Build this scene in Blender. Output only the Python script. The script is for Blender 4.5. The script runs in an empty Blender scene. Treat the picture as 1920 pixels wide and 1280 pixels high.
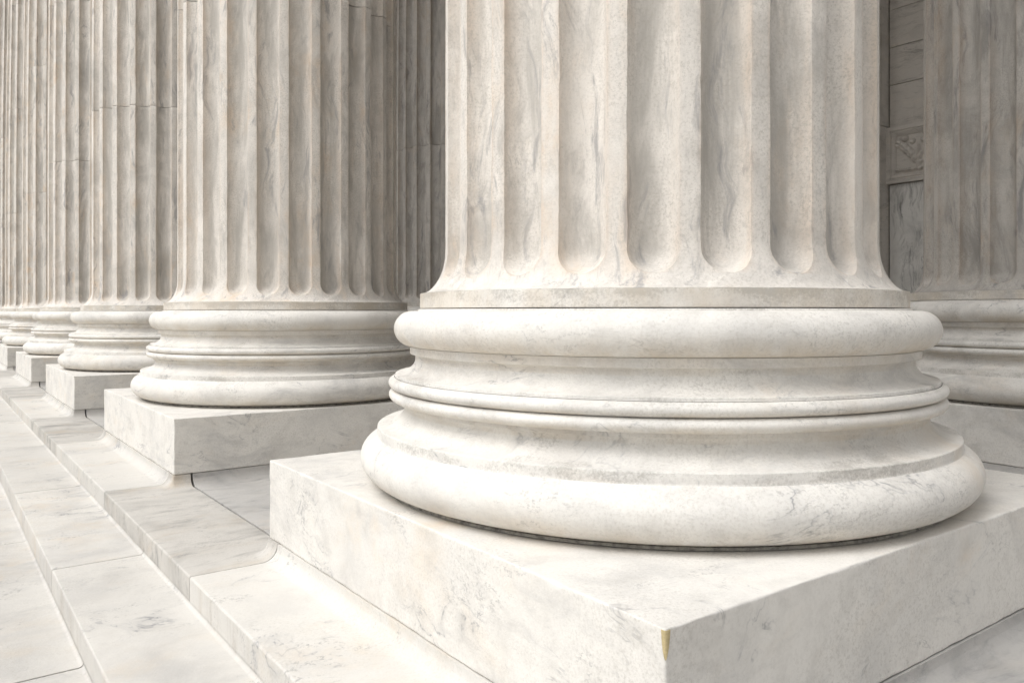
import bpy, math, random
import numpy as np
C = bpy.context.scene.collection
R = math.radians
rng = np.random.default_rng(11)

# ------------------------------------------------------------------ object helpers
def thing(name, label, cat, loc=(0, 0, 0), rz=0.0, group=None):
    o = bpy.data.objects.new(name, None)
    C.objects.link(o)
    o.location = loc
    o.rotation_euler = (0, 0, rz)
    o.empty_display_size = 0.2
    o['label'] = label
    o['category'] = cat
    o['kind'] = 'thing'
    if group:
        o['group'] = group
    return o

def mesh_obj(name, verts, faces, mat, parent=None, attrs=None, smooth=True, tone=None):
    me = bpy.data.meshes.new(name)
    me.from_pydata([tuple(map(float, v)) for v in verts], [], [tuple(int(i) for i in f) for f in faces])
    if attrs:
        for k, a in attrs.items():
            at = me.attributes.new(k, 'FLOAT', 'POINT')
            at.data.foreach_set('value', np.asarray(a, dtype=np.float32))
    me.materials.append(mat)
    if smooth:
        me.polygons.foreach_set('use_smooth', [True] * len(me.polygons))
    me.update()
    o = bpy.data.objects.new(name, me)
    C.objects.link(o)
    if parent:
        o.parent = parent
    if tone:
        o.color = tone
    return o

def sharp(o, deg=38):
    me = o.data
    me.set_sharp_from_angle(angle=R(deg))

def copy_tree(o, parent=None):
    c = o.copy()
    C.objects.link(c)
    c.parent = parent
    for ch in list(o.children):
        copy_tree(ch, c)
    return c

def walk(o):
    yield o
    for ch in o.children:
        yield from walk(ch)

# smooth 1-D noise: random values every `step`, cubic-ish interpolation
def noise1(n_rows, zs, step, seed, amp):
    r = np.random.default_rng(seed)
    z0, z1 = zs.min(), zs.max()
    n = int((z1 - z0) / step) + 4
    v = r.normal(size=(n, n_rows))
    t = (zs - z0) / step
    i = np.clip(t.astype(int), 0, n - 2)
    f = (t - i)[:, None]
    f = f * f * (3 - 2 * f)
    return amp * (v[i] * (1 - f) + v[i + 1] * f)

def grid_faces(nr, nc, wrap):
    f = []
    m = nc if wrap else nc - 1
    for i in range(nr - 1):
        a = i * nc
        b = a + nc
        for j in range(m):
            k = (j + 1) % nc
            f.append((a + j, a + k, b + k, b + j))
    return f

# ------------------------------------------------------------------ node helpers
class NT:
    def __init__(self, mat):
        mat.use_nodes = True
        self.t = mat.node_tree
        self.t.nodes.clear()
    def n(self, typ, **kw):
        nd = self.t.nodes.new(typ)
        for k, v in kw.items():
            setattr(nd, k, v)
        return nd
    def link(self, a, b):
        self.t.links.new(a, b)
    def put(self, sock, v):
        if isinstance(v, bpy.types.NodeSocket):
            self.link(v, sock)
        else:
            sock.default_value = v
    def math(self, op, a, b=0.0, c=0.0, clamp=False):
        nd = self.n('ShaderNodeMath', operation=op, use_clamp=clamp)
        for s, v in zip(nd.inputs, (a, b, c)):
            self.put(s, v)
        return nd.outputs[0]
    def vmath(self, op, a, b=(0, 0, 0)):
        nd = self.n('ShaderNodeVectorMath', operation=op)
        self.put(nd.inputs[0], a)
        self.put(nd.inputs[1], b)
        return nd.outputs[0]
    def scale(self, a, s):
        nd = self.n('ShaderNodeVectorMath', operation='SCALE')
        self.put(nd.inputs[0], a)
        self.put(nd.inputs['Scale'], s)
        return nd.outputs[0]
    def noise(self, vec, scale, detail=4, rough=0.55, dist=0.0, lac=2.0):
        nd = self.n('ShaderNodeTexNoise')
        self.put(nd.inputs['Vector'], vec)
        nd.inputs['Scale'].default_value = scale
        nd.inputs['Detail'].default_value = detail
        nd.inputs['Roughness'].default_value = rough
        nd.inputs['Distortion'].default_value = dist
        nd.inputs['Lacunarity'].default_value = lac
        return nd.outputs['Fac']
    def ramp(self, fac, lo, hi):            # smooth 0..1 between lo and hi
        nd = self.n('ShaderNodeMapRange', interpolation_type='SMOOTHSTEP')
        self.put(nd.inputs['Value'], fac)
        self.put(nd.inputs['From Min'], lo)
        self.put(nd.inputs['From Max'], hi)
        nd.inputs['To Min'].default_value = 0.0
        nd.inputs['To Max'].default_value = 1.0
        return nd.outputs['Result']
    def mix(self, fac, a, b, mode='MIX'):
        nd = self.n('ShaderNodeMix', data_type='RGBA', blend_type=mode)
        self.put(nd.inputs['Factor'], fac)
        self.put(nd.inputs['A'], a if isinstance(a, bpy.types.NodeSocket) else (*a, 1))
        self.put(nd.inputs['B'], b if isinstance(b, bpy.types.NodeSocket) else (*b, 1))
        return nd.outputs['Result']
    def sepz(self, v):
        nd = self.n('ShaderNodeSeparateXYZ')
        self.link(v, nd.inputs[0])
        return nd.outputs[2]
    def mapping(self, vec, rot=(0, 0, 0), scale=(1, 1, 1)):
        nd = self.n('ShaderNodeMapping')
        self.put(nd.inputs['Vector'], vec)
        nd.inputs['Rotation'].default_value = tuple(R(a) for a in rot)
        nd.inputs['Scale'].default_value = scale
        return nd.outputs['Vector']
    def attr(self, name):
        nd = self.n('ShaderNodeAttribute', attribute_name=name)
        return nd.outputs['Fac']

WHITE = (0.80, 0.776, 0.730)

def marble(name, rot=(0, 0, 0), stretch=(1.0, 1.0, 5.0), base=WHITE, grey=(0.50, 0.49, 0.475), warm=(0.76, 0.66, 0.54),
           cloud=0.45, streak=0.5, vein=0.5, warmth=0.35, grain=0.12, bump=0.25, pit=0.0, rough=0.62,
           flute=False, dirt=False, drips=False, vein_col=(0.27, 0.27, 0.28), vscale=1.0, drip_side=False):
    """weathered white building marble: clouds, bedding streaks, thin broken veins, crystal grain.
    Object colour: R scales the streaks, G moves the pattern, B scales the clouds and the tone."""
    m = bpy.data.materials.new(name)
    T = NT(m)
    geo = T.n('ShaderNodeNewGeometry')
    oi = T.n('ShaderNodeObjectInfo')
    sep = T.n('ShaderNodeSeparateColor')
    T.link(oi.outputs['Color'], sep.inputs['Color'])
    cr, cg, cb = sep.outputs[0], sep.outputs[1], sep.outputs[2]
    off = T.n('ShaderNodeCombineXYZ')
    T.put(off.inputs[0], T.math('MULTIPLY', cg, 37.0))
    T.put(off.inputs[1], T.math('MULTIPLY', cg, 71.0))
    T.put(off.inputs[2], T.math('MULTIPLY', cg, 23.0))
    pos_raw = geo.outputs['Position']
    pos = T.vmath('ADD', geo.outputs['Position'], off.outputs[0])
    # warp
    wn = T.n('ShaderNodeTexNoise')
    T.link(pos, wn.inputs['Vector'])
    wn.inputs['Scale'].default_value = 1.6 * vscale
    wn.inputs['Detail'].default_value = 3
    wv = T.scale(T.vmath('SUBTRACT', wn.outputs['Color'], (0.5, 0.5, 0.5)), 0.30 / vscale)
    warped = T.vmath('ADD', pos, wv)
    bed = T.mapping(warped, rot, stretch)
    col = base
    # clouds
    c1 = T.ramp(T.noise(warped, 1.9 * vscale, 8, 0.66, 0.5), 0.45, 0.72)
    cl = T.math('MULTIPLY', T.math('MULTIPLY', c1, cloud), cb)
    col = T.mix(cl, col, grey)
    # bedding streaks, soft and fine
    s1 = T.ramp(T.noise(bed, 1.7 * vscale, 10, 0.70, 0.15), 0.5, 0.73)
    s1 = T.math('MULTIPLY', T.math('MULTIPLY', s1, streak), cr)
    col = T.mix(s1, col, grey)
    s2 = T.ramp(T.noise(bed, 6.0 * vscale, 8, 0.75, 0.1), 0.54, 0.76)
    s2 = T.math('MULTIPLY', T.math('MULTIPLY', s2, streak * 0.55), cr)
    col = T.mix(s2, col, tuple(c * 0.8 for c in grey))
    # warm (iron) staining
    w1 = T.ramp(T.noise(bed, 0.9 * vscale, 6, 0.62, 0.6), 0.47, 0.72)
    w2 = T.ramp(T.noise(pos, 5.5 * vscale, 5, 0.6, 0.3), 0.40, 0.72)
    wf = T.math('MULTIPLY', T.math('MULTIPLY', w1, w2), warmth * 1.6, clamp=True)
    col = T.mix(wf, col, warm)
    # thin broken veins
    vn = T.noise(T.mapping(warped, rot, tuple(0.55 * s + 0.45 for s in stretch)), 2.2 * vscale, 5, 0.6, 0.9)
    va = T.math('ABSOLUTE', T.math('SUBTRACT', vn, 0.5))
    vmask = T.ramp(T.noise(pos, 2.6 * vscale, 3, 0.55), 0.50, 0.68)
    vt = T.math('SUBTRACT', 1.0, T.ramp(va, 0.0, 0.012))
    vf = T.math('MULTIPLY', T.math('MULTIPLY', vt, vmask), vein)
    vbreak = T.ramp(T.noise(pos, 24.0, 3, 0.6), 0.36, 0.6)
    col = T.mix(T.math('MULTIPLY', vf, vbreak), col, vein_col)
    vs = T.math('SUBTRACT', 1.0, T.ramp(va, 0.0, 0.06))
    col = T.mix(T.math('MULTIPLY', T.math('MULTIPLY', vs, vmask), vein * 0.3), col, grey)
    # finer, shorter threads of grey that follow the bedding
    f1 = T.noise(T.mapping(warped, rot, tuple(0.75 * s + 0.25 for s in stretch)), 7.0 * vscale, 9, 0.68, 0.35)
    fa = T.math('SUBTRACT', 1.0, T.ramp(T.math('ABSOLUTE', T.math('SUBTRACT', f1, 0.52)), 0.0, 0.022))
    fm = T.ramp(T.noise(pos, 3.4 * vscale, 5, 0.62), 0.50, 0.64)
    fb = T.ramp(T.noise(pos, 60.0, 3, 0.65), 0.40, 0.58)
    col = T.mix(T.math('MULTIPLY', T.math('MULTIPLY', fa, fm), T.math('MULTIPLY', fb, vein * 0.62)), col, tuple(c * 0.72 for c in grey))
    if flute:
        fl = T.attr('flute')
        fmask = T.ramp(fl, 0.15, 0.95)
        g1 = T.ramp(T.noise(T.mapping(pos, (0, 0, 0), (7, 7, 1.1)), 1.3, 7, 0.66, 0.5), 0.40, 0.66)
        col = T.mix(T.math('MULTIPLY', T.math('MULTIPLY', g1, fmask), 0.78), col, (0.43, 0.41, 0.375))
        d1 = T.ramp(T.noise(T.mapping(warped, (4, 3, 0), (9, 9, 0.9)), 1.5, 8, 0.70, 0.3), 0.54, 0.68)
        col = T.mix(T.math('MULTIPLY', d1, 0.80), col, (0.31, 0.305, 0.31))
        eg = T.attr('edge')
        e1 = T.ramp(T.noise(T.mapping(pos, (0, 0, 0), (9, 9, 1.6)), 1.1, 6, 0.65), 0.34, 0.66)
        col = T.mix(T.math('MULTIPLY', T.math('MULTIPLY', eg, e1), 0.46), col, (0.64, 0.49, 0.36))
    if dirt:
        d = T.attr('dirt')
        sp = T.noise(pos, 130.0, 6, 0.75)
        pa = T.noise(T.mapping(pos, (0, 0, 0), (1, 1, 2.5)), 3.6, 6, 0.62)
        th = T.math('SUBTRACT', T.math('ADD', T.math('MULTIPLY', sp, 0.85), T.math('MULTIPLY', pa, 1.5)),
                    T.math('MULTIPLY_ADD', d, -0.24, 1.42))
        df = T.math('MULTIPLY', T.ramp(th, -0.03, 0.26), T.math('MULTIPLY', T.ramp(d, 0.02, 0.25), 0.50))
        col = T.mix(df, col, (0.25, 0.23, 0.195))
        o = T.attr('ochre')
        on = T.ramp(T.noise(T.mapping(pos, (0, 0, 0), (1, 1, 0.35)), 5.5, 8, 0.72), 0.32, 0.66)
        col = T.mix(T.math('MULTIPLY', T.math('MULTIPLY', o, on), 0.75), col, (0.60, 0.50, 0.37))
    if drips:
        nz = T.n('ShaderNodeSeparateXYZ')
        T.link(geo.outputs['True Normal'], nz.inputs[0])
        side = T.math('MULTIPLY', T.ramp(T.math('MULTIPLY', nz.outputs[0], -1.0), 0.80, 0.95), T.math('LESS_THAN', T.sepz(pos_raw), -0.068))
        dr = T.ramp(T.noise(T.mapping(pos, (0, 0, 0), (1, 1, 0.10)), 9.0, 8, 0.72), 0.50, 0.72)
        big = T.ramp(T.noise(pos, 1.4, 3, 0.5), 0.42, 0.62)
        df = T.math('MULTIPLY', T.math('MULTIPLY', side, dr), T.math('MULTIPLY', big, 0.60))
        col = T.mix(df, col, (0.36, 0.31, 0.25))
    # crystal grain and small black specks
    gr = T.noise(pos, 120.0, 4, 0.75)
    gpatch = T.math('MULTIPLY_ADD', T.ramp(T.noise(pos, 2.3, 5, 0.6), 0.35, 0.68), 0.8, 0.3)
    col = T.mix(T.math('MULTIPLY', T.math('MULTIPLY', T.ramp(gr, 0.44, 0.70), gpatch), grain * 2.2), col, (0.44, 0.41, 0.36))
    mot = T.ramp(T.noise(warped, 7.5, 7, 0.68, 0.3), 0.46, 0.72)
    col = T.mix(T.math('MULTIPLY', T.math('MULTIPLY', mot, cb), 0.36), col, (0.52, 0.495, 0.455))
    sp2 = T.ramp(T.noise(T.mapping(pos, (20, 30, 10), (1, 1, 1.6)), 60.0, 5, 0.7), 0.745, 0.80)
    col = T.mix(T.math('MULTIPLY', sp2, 0.55), col, (0.18, 0.17, 0.16))
    # bump
    b1 = T.noise(pos, 170.0, 4, 0.75)
    b2 = T.noise(pos, 38.0, 5, 0.62)
    b3 = T.noise(pos, 9.0, 3, 0.5)
    hgt = T.math('ADD', T.math('MULTIPLY', b1, 0.0024), T.math('MULTIPLY', b2, 0.0030 + pit))
    hgt = T.math('ADD', hgt, T.math('MULTIPLY', b3, 0.004 + pit))
    bp = T.n('ShaderNodeBump')
    bp.inputs['Strength'].default_value = bump
    bp.inputs['Distance'].default_value = 1.0
    T.link(hgt, bp.inputs['Height'])
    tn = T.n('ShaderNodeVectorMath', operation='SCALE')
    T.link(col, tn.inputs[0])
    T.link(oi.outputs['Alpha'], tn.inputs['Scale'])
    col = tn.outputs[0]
    bs = T.n('ShaderNodeBsdfPrincipled')
    T.put(bs.inputs['Base Color'], col)
    rr = T.math('MULTIPLY_ADD', T.noise(pos, 14.0, 4, 0.6), 0.25, rough - 0.12)
    T.put(bs.inputs['Roughness'], rr)
    bs.inputs['Specular IOR Level'].default_value = 0.32
    T.link(bp.outputs[0], bs.inputs['Normal'])
    out = T.n('ShaderNodeOutputMaterial')
    T.link(bs.outputs[0], out.inputs[0])
    return m

def plain(name, col, rough=0.85, var=0.3, scale=30.0, bump=0.2):
    m = bpy.data.materials.new(name)
    T = NT(m)
    geo = T.n('ShaderNodeNewGeometry')
    p = geo.outputs['Position']
    n = T.noise(p, scale, 6, 0.65)
    c = T.mix(T.math('MULTIPLY', T.ramp(n, 0.35, 0.7), var), col, tuple(x * 0.35 for x in col))
    bp = T.n('ShaderNodeBump')
    bp.inputs['Strength'].default_value = bump
    bp.inputs['Distance'].default_value = 0.004
    T.link(T.noise(p, scale * 4, 4, 0.6), bp.inputs['Height'])
    bs = T.n('ShaderNodeBsdfPrincipled')
    T.put(bs.inputs['Base Color'], c)
    bs.inputs['Roughness'].default_value = rough
    T.link(bp.outputs[0], bs.inputs['Normal'])
    out = T.n('ShaderNodeOutputMaterial')
    T.link(bs.outputs[0], out.inputs[0])
    return m

M_SHAFT = marble('shaft_marble', rot=(16, 10, 0), stretch=(4.5, 4.5, 0.9), cloud=0.60, streak=0.85, vein=0.45, warmth=0.75,
                 grain=0.32, bump=0.70, pit=0.0005, rough=0.75, flute=True, dirt=True, base=(0.78, 0.74, 0.685), grey=(0.44, 0.42, 0.39),
                 warm=(0.70, 0.57, 0.44))
M_BASE = marble('base_marble', rot=(14, -8, 0), stretch=(1.0, 1.0, 4.0), cloud=0.50, streak=0.70, vein=0.95, warmth=0.40,
                grain=0.19, bump=0.60, rough=0.62, dirt=True)
M_PLINTH = marble('plinth_marble', rot=(30, 12, 20), stretch=(1.0, 1.0, 3.2), cloud=0.36, streak=0.60, vein=1.0, warmth=0.50,
                  grain=0.19, bump=0.42, rough=0.62)
M_STEP = marble('step_marble', rot=(0, 0, 4), stretch=(0.9, 3.6, 3.0), cloud=0.52, streak=1.0, vein=1.2, warmth=0.50,
                grain=0.20, bump=0.42, rough=0.66, drips=True, base=(0.635, 0.610, 0.568), grey=(0.35, 0.34, 0.32), warm=(0.56, 0.47, 0.36))
M_TREAD = marble('pale_step_marble', rot=(10, 20, 38), stretch=(1.0, 1.7, 1.6), cloud=0.42, streak=0.55, vein=1.3, warmth=0.45,
                 grain=0.22, bump=0.42, rough=0.66, drips=True, base=(0.630, 0.610, 0.572), grey=(0.37, 0.365, 0.36), warm=(0.60, 0.51, 0.40))
M_FLOOR = marble('floor_marble', rot=(0, 0, 6), stretch=(0.8, 4.0, 3.0), base=(0.60, 0.585, 0.56), grey=(0.34, 0.335, 0.335), cloud=0.6, streak=0.95, vein=0.6,
                 warmth=0.30, grain=0.16, bump=0.28, rough=0.62)
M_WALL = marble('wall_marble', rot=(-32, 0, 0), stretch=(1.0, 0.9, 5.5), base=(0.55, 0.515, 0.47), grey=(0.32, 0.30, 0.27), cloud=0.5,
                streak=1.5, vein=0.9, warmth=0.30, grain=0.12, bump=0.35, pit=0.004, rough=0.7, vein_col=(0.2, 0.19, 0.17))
M_DADO = marble('dado_marble', rot=(12, 0, 0), stretch=(1.0, 5.0, 0.7), base=(0.62, 0.605, 0.575), grey=(0.20, 0.195, 0.185), cloud=0.4,
                streak=1.6, vein=1.3, warmth=0.05, grain=0.06, bump=0.10, rough=0.45, vein_col=(0.16, 0.165, 0.165))
M_JOINT = plain('weathered_mortar', (0.42, 0.40, 0.36), 0.9, 0.95, 45.0, 0.6)
M_GROUT = plain('dark_grout', (0.085, 0.075, 0.065), 0.9, 0.5, 60.0)
M_PATCH = plain('yellow_repair_filler', (0.60, 0.49, 0.27), 0.7, 0.4, 70.0, 0.5)
M_PLAZA = plain('plaza_stone', (0.62, 0.60, 0.56), 0.85, 0.15, 2.0)
M_CEIL = plain('ceiling_stone', (0.38, 0.30, 0.21), 0.85, 0.1, 2.0)

# ------------------------------------------------------------------ column measures (metres)
W = 2.1              # plinth width
PH = 0.3105          # plinth height
D = 3.602            # bay
AXX, AXY = 1.055, 1.035
SR = 0.764           # shaft radius over the fillets
COVE = 0.061
NSEG = 288

def revolve(name, prof, mat, parent, dirt=None, ochre=None, tone=None, nseg=NSEG, jitter=0.0006, deg=30):
    """lathe a profile given as (r, z) rows; a very slight unevenness keeps it hand cut"""
    prof = np.asarray(prof, float)
    n = len(prof)
    th = np.arange(nseg) * 2 * math.pi / nseg
    ph = rng.uniform(0, 6.28, 6)
    wob = sum(jitter * math.sqrt(1 / k) * np.sin(k * th + ph[i]) for i, k in enumerate((3, 5, 8, 13, 21, 34)))
    r = prof[:, 0][:, None] + wob[None, :]
    x = r * np.cos(th)[None, :]
    y = r * np.sin(th)[None, :]
    z = np.repeat(prof[:, 1][:, None], nseg, 1)
    v = np.stack([x, y, z], -1).reshape(-1, 3)
    at = {'dirt': np.repeat(np.asarray(dirt if dirt is not None else np.zeros(n)), nseg),
          'ochre': np.repeat(np.asarray(ochre if ochre is not None else np.zeros(n)), nseg)}
    o = mesh_obj(name, v, grid_faces(n, nseg, True), mat, parent, at, True, tone)
    sharp(o, deg)
    return o

def arc(cr, cz, a, b, t0, t1, n):
    t = np.radians(np.linspace(t0, t1, n))
    return [(cr + a * math.cos(s), cz + b * math.sin(s)) for s in t]

def bevel(pts, r=0.002):
    """round every hard corner of a short polyline a little"""
    out = [pts[0]]
    for a, b, c in zip(pts, pts[1:], pts[2:]):
        a, b, c = map(np.array, (a, b, c))
        u = (a - b) / (np.linalg.norm(a - b) + 1e-9)
        w = (c - b) / (np.linalg.norm(c - b) + 1e-9)
        k = min(r, 0.45 * np.linalg.norm(a - b), 0.45 * np.linalg.norm(c - b))
        p, q = b + u * k, b + w * k
        out += [tuple(p), tuple(0.25 * p + 0.5 * b + 0.25 * q), tuple(q)]
    return out + [pts[-1]]

# ------------------------------------------------------------------ plinth block (rounded, slightly worn box)
def worn_box(name, x0, x1, y0, y1, z0, z1, mat, parent, r=0.006, cut=None, tone=None, seed=1, step=0.05, amp=0.0012, chips=0.0):
    """a block made of fine faces whose arrises are eased and nibbled; `cut` removes a sliver at one top corner"""
    def lines(a, b):
        n = max(2, int((b - a) / step))
        base = list(np.linspace(a, b, n + 1))
        ex = [a + r * k for k in (0.12, 0.35, 0.65, 1.0, 2.0)] + [b - r * k for k in (0.12, 0.35, 0.65, 1.0, 2.0)]
        return np.array(sorted(set(round(v, 6) for v in base + ex)))
    xs, ys, zs = lines(x0, x1), lines(y0, y1), lines(z0, z1)
    verts, faces, idx = [], [], {}
    def vid(p):
        k = (round(p[0], 6), round(p[1], 6), round(p[2], 6))
        if k not in idx:
            idx[k] = len(verts)
            verts.append(k)
        return idx[k]
    def sheet(A, B, f):
        for i in range(len(A) - 1):
            for j in range(len(B) - 1):
                faces.append([vid(f(A[i], B[j])), vid(f(A[i + 1], B[j])), vid(f(A[i + 1], B[j + 1])), vid(f(A[i], B[j + 1]))])
    sheet(xs, ys, lambda a, b: (a, b, z1))
    sheet(ys, xs, lambda a, b: (b, a, z0))
    sheet(xs, zs, lambda a, b: (a, y0, b))
    sheet(zs, xs, lambda a, b: (b, y1, a))
    sheet(zs, ys, lambda a, b: (x0, b, a))
    sheet(ys, zs, lambda a, b: (x1, a, b))
    V = np.array(verts)
    lo, hi = np.array([x0, y0, z0]), np.array([x1, y1, z1])
    rr = r * (1 + 0.35 * np.sin(V @ np.array([17.0, 13.0, 29.0]) + seed) + 0.3 * np.sin(V @ np.array([61.0, 53.0, 47.0]) + 2 * seed))
    ch = np.sin(V @ np.array([43.0, 37.0, 71.0]) + 1.3 * seed) * np.sin(V @ np.array([19.0, 23.0, 11.0]) + seed) * np.sin(V @ np.array([97.0, 89.0, 103.0]) + 2.1 * seed)
    rr = rr * (1 + chips * np.clip(ch - 0.42, 0, 1) * (V[:, 2] > z0 + 0.05))          # small nibbles out of the arris
    rr = np.clip(rr, 0.002, None)[:, None]
    inner = np.clip(V, lo + rr, hi - rr)
    d = V - inner
    L = np.linalg.norm(d, axis=1)[:, None]
    V = np.where(L > 1e-7, inner + d / np.maximum(L, 1e-9) * np.minimum(rr, np.maximum(L, 1e-9)), V)
    # V on a face keeps its place, V on an arris is pulled round
    V = V + amp * 0.5 * np.sin(V[:, [1, 2, 0]] * 7.3 + seed) * np.sin(V[:, [2, 0, 1]] * 5.1 + 1.7 * seed)
    return mesh_obj(name, V, faces, mat, parent, None, True, tone)

# ------------------------------------------------------------------ fluted drum
def shaft_radius(z):
    r = SR
    if z > 3.2:
        r = SR * (1 - 0.13 * ((z - 3.2) / 6.6) ** 1.6)
    return r

def fluted(name, z0, z1, parent, tone, bottom=False, fine=0.012, seed=0):
    hw_a = R(5.35)
    nf, nl = 17, 5
    t = np.linspace(-90, 90, nf)
    u = np.sin(np.radians(t))                      # -1..1 across the flute, dense at its edges
    g = np.linspace(0, 1, nl + 2)[1:-1]            # across the fillet
    fl_c = 1.075
    hw = SR * hw_a
    if bottom:
        rows = list(0.9625 + (1.0 - 0.9645) * np.linspace(0, 1, 12))
        tip = fl_c - hw
        rows += list(np.linspace(1.0, tip - 0.0015, 3))[1:]
        rows += list(fl_c - hw * np.cos(np.radians(np.linspace(2.5, 90, 17))))
        rows += list(np.arange(fl_c + 0.012, 1.95, fine)) + list(np.arange(1.95, z1 - 0.02, 0.035))
    else:
        rows = [z0 + 0.0005, z0 + 0.002, z0 + 0.006] + list(np.arange(z0 + 0.03, z1 - 0.02, 0.06))
    rows += [z1 - 0.006, z1 - 0.002, z1 - 0.0005]
    zs = np.array(rows)
    nr = len(zs)
    # wandering arrises: 48 flute edges, each with its own slow + fast wobble; nothing at the very foot
    wob = noise1(48, zs, 0.16, 5 + seed, 0.0007) + noise1(48, zs, 0.030, 6 + seed, 0.0004) + noise1(48, zs, 0.013, 8 + seed, 0.0005)
    dep = 0.062 + noise1(24, zs, 0.25, 7 + seed, 0.0010)
    surf = noise1(24 * (nf + nl), zs, 0.022, 9 + seed, 0.0003)
    fade = np.clip((zs - 1.0) / 0.08, 0, 1) if bottom else np.ones(nr)
    V, FL, ED, DI, OC = [], [], [], [], []
    for i, z in enumerate(zs):
        r = shaft_radius(z)
        if bottom and z < 1.12:
            uu = min(1.0, (1.12 - z) / (1.12 - 0.9625))
            r = SR + 0.086 * (1 - math.sqrt(max(0.0, 1 - uu * uu)))
        if z - z0 < 0.004 and not bottom:
            r -= 0.9 * (0.004 - (z - z0))
        if z1 - z < 0.004:
            r -= 0.9 * (0.004 - (z1 - z))
        k = 1.0
        open_ = True
        if bottom and z < fl_c:
            q = (fl_c - z) / hw
            if q < 1:
                k = math.sqrt(1 - q * q)
            else:
                k = min(1.0, 0.10 + (q - 1) * 1.5)
                open_ = False
        for j in range(24):
            c = 2 * math.pi * j / 24
            a0 = c - hw_a * k + wob[i, 2 * j] * fade[i] / SR
            a1 = c + hw_a * k + wob[i, 2 * j + 1] * fade[i] / SR
            n0 = c + 2 * math.pi / 24 - hw_a * k + wob[i, (2 * j + 2) % 48] * fade[i] / SR
            for m, w in enumerate(u):
                a = 0.5 * (a0 + a1) + 0.5 * (a1 - a0) * w
                dd = 0.0
                if open_:
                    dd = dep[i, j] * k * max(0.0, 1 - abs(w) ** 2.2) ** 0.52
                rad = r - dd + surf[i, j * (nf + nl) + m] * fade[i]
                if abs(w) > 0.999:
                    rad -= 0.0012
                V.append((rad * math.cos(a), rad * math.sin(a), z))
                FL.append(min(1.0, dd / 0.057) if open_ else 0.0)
                ED.append(min(1.0, (abs(w) ** 5)) if open_ else 0.0)
            for m, w in enumerate(g):
                a = a1 + (n0 - a1) * w
                rad = r + surf[i, j * (nf + nl) + nf + m] * fade[i]
                V.append((rad * math.cos(a), rad * math.sin(a), z))
                FL.append(0.0)
                ED.append((0.55 - 0.5 * math.sin(math.pi * w)) if open_ else 0.0)
            DI += [0.0] * (nf + nl)
            OC += [0.0] * (nf + nl)
    nc = 24 * (nf + nl)
    o = mesh_obj(name, np.array(V), grid_faces(nr, nc, True), M_SHAFT, parent,
                 {'flute': FL, 'edge': ED, 'dirt': DI, 'ochre': OC}, True, tone)
    sharp(o, 50)
    return o

# ------------------------------------------------------------------ one column, then copies
JZ = (2.965, 5.165, 7.365, 9.62)
col0 = thing('fluted_column', 'nearest and largest fluted white marble column, its plinth corner patched with yellow filler',
             'column', (AXX, AXY, 0), 0, 'columns of the front row')
PX0, PY0 = -AXX, -AXY
pl = worn_box('plinth', PX0, PX0 + W, PY0, PY0 + W, 0.002, PH, M_PLINTH, col0, r=0.0050, tone=(1, .13, 1, 1), step=0.022, chips=4.5)
revolve('mortar_joint', bevel([(0.90, PH - 0.004), (0.966, PH - 0.004), (0.986, PH + 0.003), (0.983, PH + 0.0105), (0.90, PH + 0.0125)], 0.001),
        M_JOINT, col0, jitter=0.002)
# base: both scotias with their fillets are one mesh, the rolls are its sub-parts
low_t = arc(0.962, 0.402, 0.095, 0.0795, -88, 66, 40)
lo_fil = bevel([low_t[-1], (0.9985, 0.478), (0.9985, 0.504), (0.992, 0.5065)], 0.002)
sc2 = arc(0.992, 0.5665, -0.087, -0.060, 90, 0, 22)
sc2 += [(0.9055, 0.571)] + bevel([(0.908, 0.5745), (0.919, 0.577), (0.919, 0.5905), (0.926, 0.592)], 0.0015)
as2 = arc(0.936, 0.6115, 0.0245, 0.0195, -100, 82, 22)
as1 = arc(0.936, 0.6525, 0.0250, 0.0200, -80, 78, 22)
rim = bevel([as1[-1], (0.9375, 0.6735), (0.9375, 0.6820), (0.934, 0.6835)], 0.0012)
sc1 = arc(0.934, 0.7375, -0.068, -0.054, 90, 0, 20)
sc1 += [(0.8665, 0.744)] + bevel([(0.870, 0.7495), (0.885, 0.7525), (0.885, 0.7775), (0.893, 0.779)], 0.0015)
up_t = arc(0.880, 0.8402, 0.0625, 0.0613, -80, 88, 34) + bevel([(0.876, 0.9015), (0.8575, 0.9018), (0.8565, 0.9078), (0.83, 0.9080)], 0.0012)

body = lo_fil + sc2[1:] + [(0.922, 0.5925), (0.918, 0.600), (0.918, 0.665)] + rim[1:] + sc1[1:]
bz = np.array([p[1] for p in body])
bd = np.full(len(body), 0.22)
for i, (r_, z_) in enumerate(body):
    if z_ < 0.506 and r_ > 0.985:
        bd[i] = 0.98
    elif z_ < 0.515:
        bd[i] = 0.62
    elif 0.55 < z_ < 0.578 or 0.735 < z_ < 0.752:
        bd[i] = 0.55
    elif 0.592 < z_ < 0.672:
        bd[i] = 0.9
    elif 0.672 < z_ < 0.69:
        bd[i] = 0.6
    elif 0.752 < z_ < 0.778:
        bd[i] = 0.35
bo = np.where((bz > 0.56) & (bz < 0.592), 0.5, 0.0) + np.where((bz > 0.73) & (bz < 0.78), 0.4, 0.0)
base = revolve('moulded_base', body, M_BASE, col0, bd, bo, (1, .31, 1, 1))
def torus_ochre(p, z0, z1):
    z = np.array([q[1] for q in p])
    return np.clip((z1 - z) / (z1 - z0), 0, 1) ** 1.3
revolve('torus', low_t, M_BASE, base, 0.55 * np.clip((np.array([q[1] for q in low_t]) - 0.43) / 0.045, 0, 1) + 0.75 * torus_ochre(low_t, 0.3225, 0.352),
        torus_ochre(low_t, 0.3225, 0.39), (1, .52, 1, 1))
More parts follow.
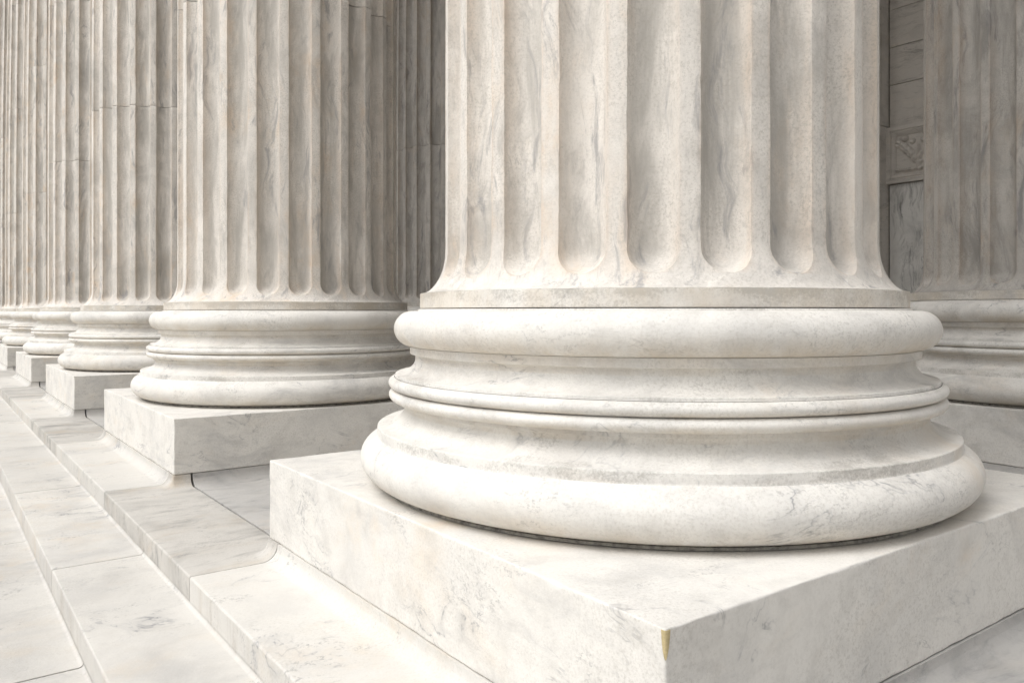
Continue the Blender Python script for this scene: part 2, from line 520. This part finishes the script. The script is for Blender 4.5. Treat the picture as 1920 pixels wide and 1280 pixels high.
revolve('torus', up_t, M_BASE, base, 0.5 * torus_ochre(up_t, 0.778, 0.835) + 0.45 * (np.array([q[1] for q in up_t]) > 0.9013),
        torus_ochre(up_t, 0.778, 0.85), (1, .77, 1, 1))
revolve('astragal', as2, M_BASE, base, 0.45 * torus_ochre(as2, 0.592, 0.602), torus_ochre(as2, 0.592, 0.62), (1, .31, 1, 1))
revolve('astragal', as1, M_BASE, base, 0.5 * np.array([q[1] > 0.665 for q in as1]), torus_ochre(as1, 0.632, 0.65), (1, .31, 1, 1))
# shaft: four fluted drums; the lowest carries the plain band at its foot
d0 = fluted('drum', 0.9105, JZ[0], col0, (1, .61, 1, 1), True)
band = bevel([(0.80, 0.9108), (0.8505, 0.9108), (0.8505, 0.9608), (0.8488, 0.9625)], 0.0012)
bpts = []
for a, b in zip(band, band[1:]):
    n = max(1, int(abs(b[1] - a[1]) / 0.006))
    bpts += [(a[0] + (b[0] - a[0]) * k / n, a[1] + (b[1] - a[1]) * k / n) for k in range(n)]
bpts.append(band[-1])
o = revolve('foot_band', bpts, M_BASE, d0, 0.9 + 0.75 * np.clip((np.array([p[1] for p in bpts]) - 0.915) / 0.045, 0, 1),
            np.full(len(bpts), 0.6), (1, .61, 1, 1), jitter=0.0004)
for k in range(1, 4):
    fluted('drum', JZ[k - 1] + 0.0020, JZ[k], col0, (1, .61 + .11 * k, 1, 1), False, seed=20 * k)
# yellow filler at the near top corner of the plinth: on the nearest column only
front = [('second', 'fluted marble column second from the camera, standing just left of the largest one'),
         ('third', 'fluted marble column third in the row, horizontal drum joint showing low on its shaft'),
         ('fourth', 'narrow fluted column fourth in the row, between the third column and the far left group'),
         ('fifth', 'slender far fluted column, fifth in the row, its plinth touching the left border'),
         ('sixth', 'far sliver of a fluted column at the left border, just behind the fifth column'),
         ('seventh', 'farthest visible sliver of a fluted column at the very left border')]
FLUTE_PHASE = R(-1.3)
for k, (_, lab) in enumerate(front, 1):
    c = copy_tree(col0)
    c.location = (AXX, AXY + D * k, 0)
    c['label'] = lab
    for ch in walk(c):
        if ch.type == 'MESH':
            ch.color = (0.8 + 0.7 * ((k * 37) % 10) / 10, (ch.color[1] + 0.173 * k) % 1.0, 0.8 + 0.7 * ((k * 53) % 10) / 10, 0.93 + 0.07 * ((k * 29) % 10) / 10)
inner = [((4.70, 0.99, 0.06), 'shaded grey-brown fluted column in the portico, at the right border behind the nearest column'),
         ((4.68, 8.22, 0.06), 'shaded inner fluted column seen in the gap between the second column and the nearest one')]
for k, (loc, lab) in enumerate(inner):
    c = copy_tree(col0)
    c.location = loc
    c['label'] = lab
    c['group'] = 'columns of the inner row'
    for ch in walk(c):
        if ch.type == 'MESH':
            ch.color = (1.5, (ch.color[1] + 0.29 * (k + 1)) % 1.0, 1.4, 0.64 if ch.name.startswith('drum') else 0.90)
# unseen extra column of the inner row, added only to shade what is in view
for loc in ((4.70, 0.99 - D, 0.06),):
    c = copy_tree(col0)
    c.location = loc
    c['label'] = 'unseen fluted column added outside the picture to the right for its shade'
    c['group'] = 'columns added out of view for their shade'
# turn every drum so its flutes sit as in the photo, each column by another multiple of the flute angle
cols = [o for o in C.objects if o.name.startswith('fluted_column')]
for i, c in enumerate(cols):
    for ch in c.children:
        if ch.name.startswith('drum'):
            ch.rotation_euler = (0, 0, FLUTE_PHASE + R(15) * ((i * 7) % 24))
        elif ch.name.startswith(('moulded', 'mortar')):
            ch.rotation_euler = (0, 0, 0.9 * i)
# the filler: a thin wedge let into the arris
def filler():
    zt = PH - 0.0030
    V, F = [], []
    n = 16
    for i in range(n + 1):
        s = i / n
        w = 0.0195 * (1 - s ** 4) ** 0.8 * (1 - 0.45 * s) + 0.0006
        z = zt - 0.054 * s
        c = 0.0010
        cx, cy = PX0, PY0
        V += [(cx + w * 0.62, cy - 0.0012, z), (cx + 0.35 * w, cy - 0.0014, z), (cx + c * 0.6, cy + c * 0.2, z), (cx + c * 0.2, cy + c * 0.6, z),
              (cx - 0.0014, cy + 0.3 * w, z), (cx - 0.0012, cy + w * 0.5, z), (cx + w * 0.5, cy + w * 0.5, z)]
    m = 7
    for i in range(n):
        for j in range(m):
            k = (j + 1) % m
            F.append((i * m + j, i * m + k, (i + 1) * m + k, (i + 1) * m + j))
    F.append(tuple(range(m)))
    F.append(tuple(reversed(range(n * m, n * m + m))))
    o = mesh_obj('corner_filler', V, F, M_PATCH, pl, None, True)
    sharp(o, 40)
    o['label'] = 'yellow wedge of filler repairing the plinth corner'
filler()

# ------------------------------------------------------------------ paving as height fields that sweep up in a cove to each plinth
plinths = [(0.0, W, D * k, D * k + W) for k in range(-1, 8)]
inner_pl = [(loc[0] + PX0, loc[0] + PX0 + W, loc[1] + PY0, loc[1] + PY0 + W) for loc, _ in inner]
CR = 0.066
def floor_level(x):
    return -COVE + 0.06 * np.clip((x - 2.1) / 1.4, 0, 1)
def height(X, Y, use_slope=True):
    Z = floor_level(X) if use_slope else np.full_like(X, -COVE)
    for (a, b, c, d) in plinths + inner_pl:
        dx = np.maximum(np.maximum(a - X, X - b), 0)
        dy = np.maximum(np.maximum(c - Y, Y - d), 0)
        q = np.hypot(dx, dy)
        rise = np.where(q < 0.0055, COVE, 0.0)
        e = np.clip((CR - q) / (CR - 0.0055), 0, 1)
        rise = np.maximum(rise, (COVE - 0.007) * (1 - np.sqrt(np.maximum(0, 1 - e * e))))
        Z = np.maximum(Z, floor_level(X) + rise) if use_slope else np.maximum(Z, -COVE + rise)
    return Z

def slab(name, x0, x1, y0, y1, zbot, mat, parent, zfun, r=0.004, front_r=None, tone=None, xtra=(), ytra=(), smallcove=0.0, uneven=0.0006, seed=0, step=0.06):
    fr = front_r or r
    def lines(a, b, ra, rb, ex):
        n = max(2, int((b - a) / step))
        L = list(np.linspace(a, b, n + 1))
        for k in (0.06, 0.2, 0.42, 0.7, 1.0):
            L += [a + ra * k, b - rb * k]
        if smallcove:
            L += [b - smallcove * k for k in (0.15, 0.35, 0.6, 0.8, 1.0)]
        for e in ex:
            for q in (-CR, -.92 * CR, -.8 * CR, -.66 * CR, -.5 * CR, -.36 * CR, -.24 * CR, -.15 * CR, -.0095, -.0058, -.0052, -.003, 0.004):
                L += [e[0] + e[1] * q]
        return np.array(sorted(set(round(v, 6) for v in L if a - 1e-7 <= v <= b + 1e-7)))
    xs, ys = lines(x0, x1, fr, r, xtra), lines(y0, y1, r, r, ytra)
    X, Y = np.meshgrid(xs, ys, indexing='ij')
    Z = zfun(X, Y)
    def ease(d, rr):
        d = np.clip(d, 0, rr)
        return rr - np.sqrt(np.maximum(0, rr * rr - (rr - d) ** 2))
    jag = 1 + 0.25 * np.sin(31 * Y + seed) + 0.2 * np.sin(83 * Y + 2 * seed)
    Z = Z - ease(X - x0, fr * 1.0) * jag - ease(Y - y0, r) - ease(y1 - Y, r)
    if smallcove:
        Z = Z + np.clip(ease(x1 - X, smallcove), 0, None)
    else:
        Z = Z - ease(x1 - X, r)
    Z = Z + uneven * np.sin(3.1 * X + 2.3 * Y + seed) * np.sin(1.7 * Y - 2.9 * X + seed)
    nx, ny = X.shape
    V = np.stack([X, Y, Z], -1).reshape(-1, 3).tolist()
    F = grid_faces(nx, ny, False)
    F = [tuple(reversed(f)) for f in F]
    # sides
    ring = [i * ny for i in range(nx)] + [(nx - 1) * ny + j for j in range(1, ny)] + [i * ny + ny - 1 for i in range(nx - 2, -1, -1)] + [j for j in range(ny - 2, 0, -1)]
    b0 = len(V)
    for k in ring:
        V.append((V[k][0], V[k][1], zbot))
    n = len(ring)
    for k in range(n):
        m = (k + 1) % n
        F.append((ring[k], ring[m], b0 + m, b0 + k))
    o = mesh_obj(name, V, F, mat, parent, None, True, tone)
    sharp(o, 55)
    return o

def ex_lines(c0, c1, rects, axis):
    L = []
    for rct in rects:
        a, b = (rct[0], rct[1]) if axis == 0 else (rct[2], rct[3])
        if c0 - 0.3 < a < c1 + 0.3:
            L.append((a, 1))
        if c0 - 0.3 < b < c1 + 0.3:
            L.append((b, -1))
    return L

GAP = 0.0028
stairs = thing('marble_steps', 'long flight of white marble steps running along the front of the column plinths', 'steps', (0, 0, 0))
TREAD, RISE = 0.351, 0.102
Z1 = -COVE
rs = random.Random(5)
# top course: blocks under each plinth and blocks between plinths, alternately
cuts = []
for k in range(-1, 8):
    cuts += [D * k + 0.09, D * k + 2.0]
for i in range(len(cuts) - 1):
    a, b = cuts[i] + GAP, cuts[i + 1] - GAP
    between = (i % 2 == 1)
    tone = (1.5, rs.random(), 1.2, 0.93) if between else (0.4, rs.random(), 0.5, 1.08)
    if not between and i > 3:
        tone = (0.6, rs.random(), 0.4, 1)
    slab('step_block', -0.33, 0.087, a, b, Z1 - RISE - 0.03, M_STEP if between else M_TREAD, stairs, lambda X, Y: height(X, Y, False), r=0.0018, front_r=0.008,
         tone=tone, xtra=ex_lines(-0.33, 0.1, plinths, 0), ytra=ex_lines(a, b, plinths, 1), seed=i)
# lower courses
joints2 = {2: [-2.6, -0.85, 0.95, 2.749, 4.455, 6.30, 8.1, 9.9, 11.7, 13.5, 15.3, 17.1, 18.9, 20.7, 22.5, 24.3, 26.1, 27.6],
           3: [-1.7, 0.1, 1.93, 3.72, 5.55, 7.3, 9.1, 10.9, 12.7, 14.5, 16.3, 18.1, 19.9, 21.7, 23.5, 25.3, 27.6]}
for c in range(2, 7):
    xf = -0.33 - TREAD * (c - 1)
    zt = Z1 - RISE * (c - 1) - 0.004 * (c > 2)
    js = joints2[2 if c % 2 == 0 else 3]
    for i in range(len(js) - 1):
        slab('step_block', xf, xf + TREAD - 0.0012, js[i] + 1.45 * GAP, js[i + 1] - 1.45 * GAP, zt - RISE - 0.03, M_TREAD, stairs,
             lambda X, Y, z=zt: np.full_like(X, z), r=0.0015, front_r=0.007,
             tone=(rs.uniform(0.4, 1.0), rs.random(), rs.uniform(0.7, 1.4), rs.uniform(0.94, 1.04)), smallcove=0.014, seed=10 * c + i, step=0.12)

# portico floor: slabs laid as one paving, with a dark bed showing in the joints
fl_parent = None
def floor_mesh():
    xcuts = [0.095, 2.9, 3.62, 5.9, 8.3]
    objs = []
    for ix in range(len(xcuts) - 1):
        ys = []
        for k in range(-2, 8):
            ys += [D * k + 0.72, D * k + 2.46] if ix % 2 == 0 else [D * k + 1.6, D * k + 3.4]
        for i in range(len(ys) - 1):
            a, b = ys[i] + GAP, ys[i + 1] - GAP
            x0, x1 = xcuts[ix] + (0.004 if ix == 0 else GAP), xcuts[ix + 1] - GAP
            o = slab('portico_floor', x0, x1, a, b, -0.14, M_FLOOR, None, lambda X, Y: height(X, Y, True), r=0.003,
                     xtra=ex_lines(x0, x1, plinths + inner_pl, 0), ytra=ex_lines(a, b, plinths + inner_pl, 1), seed=ix * 31 + i, step=0.12)
            objs.append(o)
    # one sheet
    V, F = [], []
    for o in objs:
        n = len(V)
        V += [tuple(v.co) for v in o.data.vertices]
        F += [tuple(n + i for i in p.vertices) for p in o.data.polygons]
        me = o.data
        bpy.data.objects.remove(o)
        bpy.data.meshes.remove(me)
    o = mesh_obj('portico_floor', V, F, M_FLOOR, None, None, True, (1.7, .4, 1.2, 0.82))
    sharp(o, 55)
    o['kind'] = 'structure'
floor_mesh()
def box(name, x0, x1, y0, y1, z0, z1, mat, parent=None, kind=None, tone=None):
    V = [(x, y, z) for x in (x0, x1) for y in (y0, y1) for z in (z0, z1)]
    F = [(0, 1, 3, 2), (4, 6, 7, 5), (0, 4, 5, 1), (2, 3, 7, 6), (0, 2, 6, 4), (1, 5, 7, 3)]
    o = mesh_obj(name, V, F, mat, parent, None, False, tone)
    if kind:
        o['kind'] = kind
    return o
box('paving_bed', -0.20, 8.6, -6.0, 30.0, -1.2, -0.095, M_GROUT, None, 'structure')
box('plaza', -400, -2.05, -400, 400, -1.2, -0.70, M_PLAZA, None, 'structure')

# ------------------------------------------------------------------ back wall of the portico
WX = 8.30
wall = thing('portico_wall', 'dim marble back wall with a carved square panel, behind the nearest column', 'wall', (WX, 4.0, 0))
def wbox(name, y0, y1, z0, z1, d0, mat, tone, r=0.006, seed=1, depth=0.4):
    """block of the wall standing d0 proud of the wall plane (towards -x)"""
    o = worn_box(name, -d0, depth, y0 - 4.0, y1 - 4.0, z0, z1, mat, wall, r=r, seed=seed, step=0.25, amp=0.001)
    o.color = tone
    return o
G2 = 0.003
zc = [3.115, 3.63, 4.085, 4.54, 5.0, 5.46, 5.92, 6.4, 6.9, 7.4, 7.9, 8.4, 9.0, 9.6]
for i in range(len(zc) - 1):
    ysp = [-6.0, -2.2, 0.4, 1.9, 4.02] if i % 2 else [-6.0, -3.1, -0.6, 1.2, 2.9, 4.02]
    for j in range(len(ysp) - 1):
        wbox('ashlar_block', ysp[j] + G2, ysp[j + 1] - G2, zc[i] + G2, zc[i + 1] - G2, 0.0, M_WALL, (1.1, rs.random(), 1, 1), seed=i * 7 + j)
for j, (a, b) in enumerate([(-6.0, -3.6), (-3.6, -1.2), (-1.2, 0.7), (0.7, 2.35), (2.35, 4.02)]):
    wbox('dado_slab', a + G2, b - G2, 0.0, 2.43, 0.0, M_DADO, (1.0, rs.random(), 1, 1), seed=j)
for j, (a, b) in enumerate([(-6.0, -3.6), (-3.6, -1.2), (-1.2, 1.0), (1.0, 3.30)]):
    wbox('string_course', a + G2, b - G2, 2.437, 3.112, 0.02, M_WALL, (0.6, rs.random(), 1, 1), seed=j)
# the carved panel: moulded frame round a sunk field with leaf carving
def relief():
    y0, y1, z0, z1 = 3.306, 4.035, 2.437, 3.112
    ny, nz = 110, 104
    ys, zs = np.linspace(y0, y1, ny), np.linspace(z0, z1, nz)
    Y, Z = np.meshgrid(ys, zs, indexing='ij')
    d = np.minimum(np.minimum(Y - y0, y1 - Y), np.minimum(Z - z0, z1 - Z))
    h = np.full_like(Y, 0.055)
    h = np.where(d > 0.050, 0.040, h)
    h = np.where(d > 0.062, 0.052 - (d - 0.062) * 0.9, h)
    h = np.where(d > 0.105, 0.0, h)
    fy, fz = (Y - 0.5 * (y0 + y1)) / 0.26, (Z - 0.5 * (z0 + z1)) / 0.235
    inside = d > 0.105
    R_ = np.zeros_like(Y)
    def blob(cy, cz, sy, sz, a, ang=0.0):
        nonlocal R_
        c, s = math.cos(ang), math.sin(ang)
        u, v = (fy - cy) * c + (fz - cz) * s, -(fy - cy) * s + (fz - cz) * c
        R_ = np.maximum(R_, a * np.sqrt(np.maximum(0, 1 - (u / sy) ** 2 - (v / sz) ** 2)))
    blob(0.0, -0.20, 0.12, 0.66, 0.030)
    q = random.Random(3)
    for s in (-1, 1):
        for k in range(15):
            t = k / 14
            cy, cz = s * (0.10 + 0.78 * t ** 1.2), -0.25 + 0.95 * t
            blob(cy, cz, 0.17 - 0.05 * t, 0.13, 0.034 + 0.012 * q.random(), q.uniform(-1, 1))
            blob(cy + s * 0.06, cz - 0.24 + 0.1 * q.random(), 0.13, 0.09, 0.022 + 0.01 * q.random(), s * 0.7)
        blob(0.58 * s, 0.78, 0.16, 0.15, 0.052)
        blob(0.26 * s, 0.60, 0.13, 0.15, 0.036, 0.4 * s)
    for k in range(12):
        blob(-0.9 + 0.163 * k, -0.84 + 0.12 * q.random(), 0.11, 0.10, 0.026 + 0.012 * q.random())
    R_ += 0.006 * np.sin(23 * fy + 9 * fz) * (R_ > 0.004)
    h = np.where(inside, 1.25 * R_, h)
    V = np.stack([-h, Y - 4.0, Z], -1).reshape(-1, 3).tolist()
    F = [tuple(reversed(f)) for f in grid_faces(ny, nz, False)]
    ring = [i * nz for i in range(ny)] + [(ny - 1) * nz + j for j in range(1, nz)] + [i * nz + nz - 1 for i in range(ny - 2, -1, -1)] + [j for j in range(nz - 2, 0, -1)]
    b0 = len(V)
    for k in ring:
        V.append((0.3, V[k][1], V[k][2]))
    n = len(ring)
    for k in range(n):
        m = (k + 1) % n
        F.append((ring[k], ring[m], b0 + m, b0 + k))
    o = mesh_obj('relief_panel', V, F, M_WALL, wall, None, True, (0.7, .37, 0.9, 1))
    sharp(o, 45)
relief()
for i, (a, b) in enumerate([(0.0, 3.13), (3.136, 9.6)]):
    o = worn_box('pilaster', -0.32, 0.3, 0.030, 1.9, a, b, M_WALL, wall, r=0.006, seed=i, step=0.3)
    o.color = (0.8, .21 + .3 * i, 1.2, 1)
box('wall_core', 0.2, 0.9, 1.9, 26.0, 0.0, 9.6, M_WALL, wall, None, (1, .5, 1, 1))

# ------------------------------------------------------------------ what covers the columns, above the picture
roof = bpy.data.objects.new('portico_roof', None)
C.objects.link(roof)
roof['kind'] = 'structure'
box('entablature', 0.15, 1.95, -1.6, 30.0, 9.62, 11.2, M_CEIL, roof)
box('ceiling', 1.95, 9.2, -1.6, 30.0, 10.2, 11.2, M_CEIL, roof)
box('architrave', 3.9, 5.5, -1.6, 30.0, 9.62, 10.2, M_CEIL, roof)

# ------------------------------------------------------------------ light
SUN_EL, SUN_AZ = 54.0, 2.0        # azimuth measured from -x (out of the portico) towards +y (away down the row)
a = R(SUN_AZ)
sd = np.array([-math.cos(a), math.sin(a), 0]) * math.cos(R(SUN_EL)) + np.array([0, 0, math.sin(R(SUN_EL))])
sun = bpy.data.lights.new('sun', 'SUN')
sun.energy = 0.5
sun.angle = R(40)
sun.color = (1.0, 0.982, 0.95)
so = bpy.data.objects.new('sun', sun)
C.objects.link(so)
from mathutils import Vector
so.rotation_euler = Vector(tuple(sd)).to_track_quat('Z', 'Y').to_euler()
w = bpy.data.worlds.new('World')
bpy.context.scene.world = w
w.use_nodes = True
nt = w.node_tree
bg = nt.nodes['Background']
sky = nt.nodes.new('ShaderNodeTexSky')
sky.sky_type = 'NISHITA'
sky.sun_disc = False
sky.sun_elevation = R(SUN_EL)
sky.sun_rotation = math.atan2(sd[0], sd[1])
sky.dust_density = 5.0
hs = nt.nodes.new('ShaderNodeHueSaturation')      # an overcast sky: the blue is veiled by cloud
hs.inputs['Saturation'].default_value = 0.10
nt.links.new(sky.outputs[0], hs.inputs['Color'])
tc = nt.nodes.new('ShaderNodeTexCoord')
sx = nt.nodes.new('ShaderNodeSeparateXYZ')
nt.links.new(tc.outputs['Generated'], sx.inputs[0])
mr = nt.nodes.new('ShaderNodeMapRange')           # and, as under cloud, brighter overhead than at the horizon
mr.inputs['From Min'].default_value = 0.0
mr.inputs['From Max'].default_value = 1.0
mr.inputs['To Min'].default_value = 0.50
mr.inputs['To Max'].default_value = 1.9
nt.links.new(sx.outputs['Z'], mr.inputs['Value'])
vm = nt.nodes.new('ShaderNodeVectorMath')
vm.operation = 'SCALE'
nt.links.new(hs.outputs[0], vm.inputs[0])
nt.links.new(mr.outputs[0], vm.inputs['Scale'])
nt.links.new(vm.outputs[0], bg.inputs['Color'])
bg.inputs['Strength'].default_value = 0.138

# ------------------------------------------------------------------ camera
cam = bpy.data.cameras.new('camera')
co = bpy.data.objects.new('camera', cam)
C.objects.link(co)
co.location = (-1.106, -1.018, 0.8985)
co.rotation_euler = (R(90), 0, R(-36.47))
cam.sensor_width = 36
cam.lens = 1493 / 1920 * 36
cam.shift_y = -55.5 / 1920
cam.clip_start = 0.05
cam.clip_end = 2000
sc = bpy.context.scene
sc.camera = co
sc.view_settings.view_transform = 'Standard'
sc.view_settings.look = 'None'
sc.view_settings.exposure = -0.08
sc.view_settings.gamma = 1.0
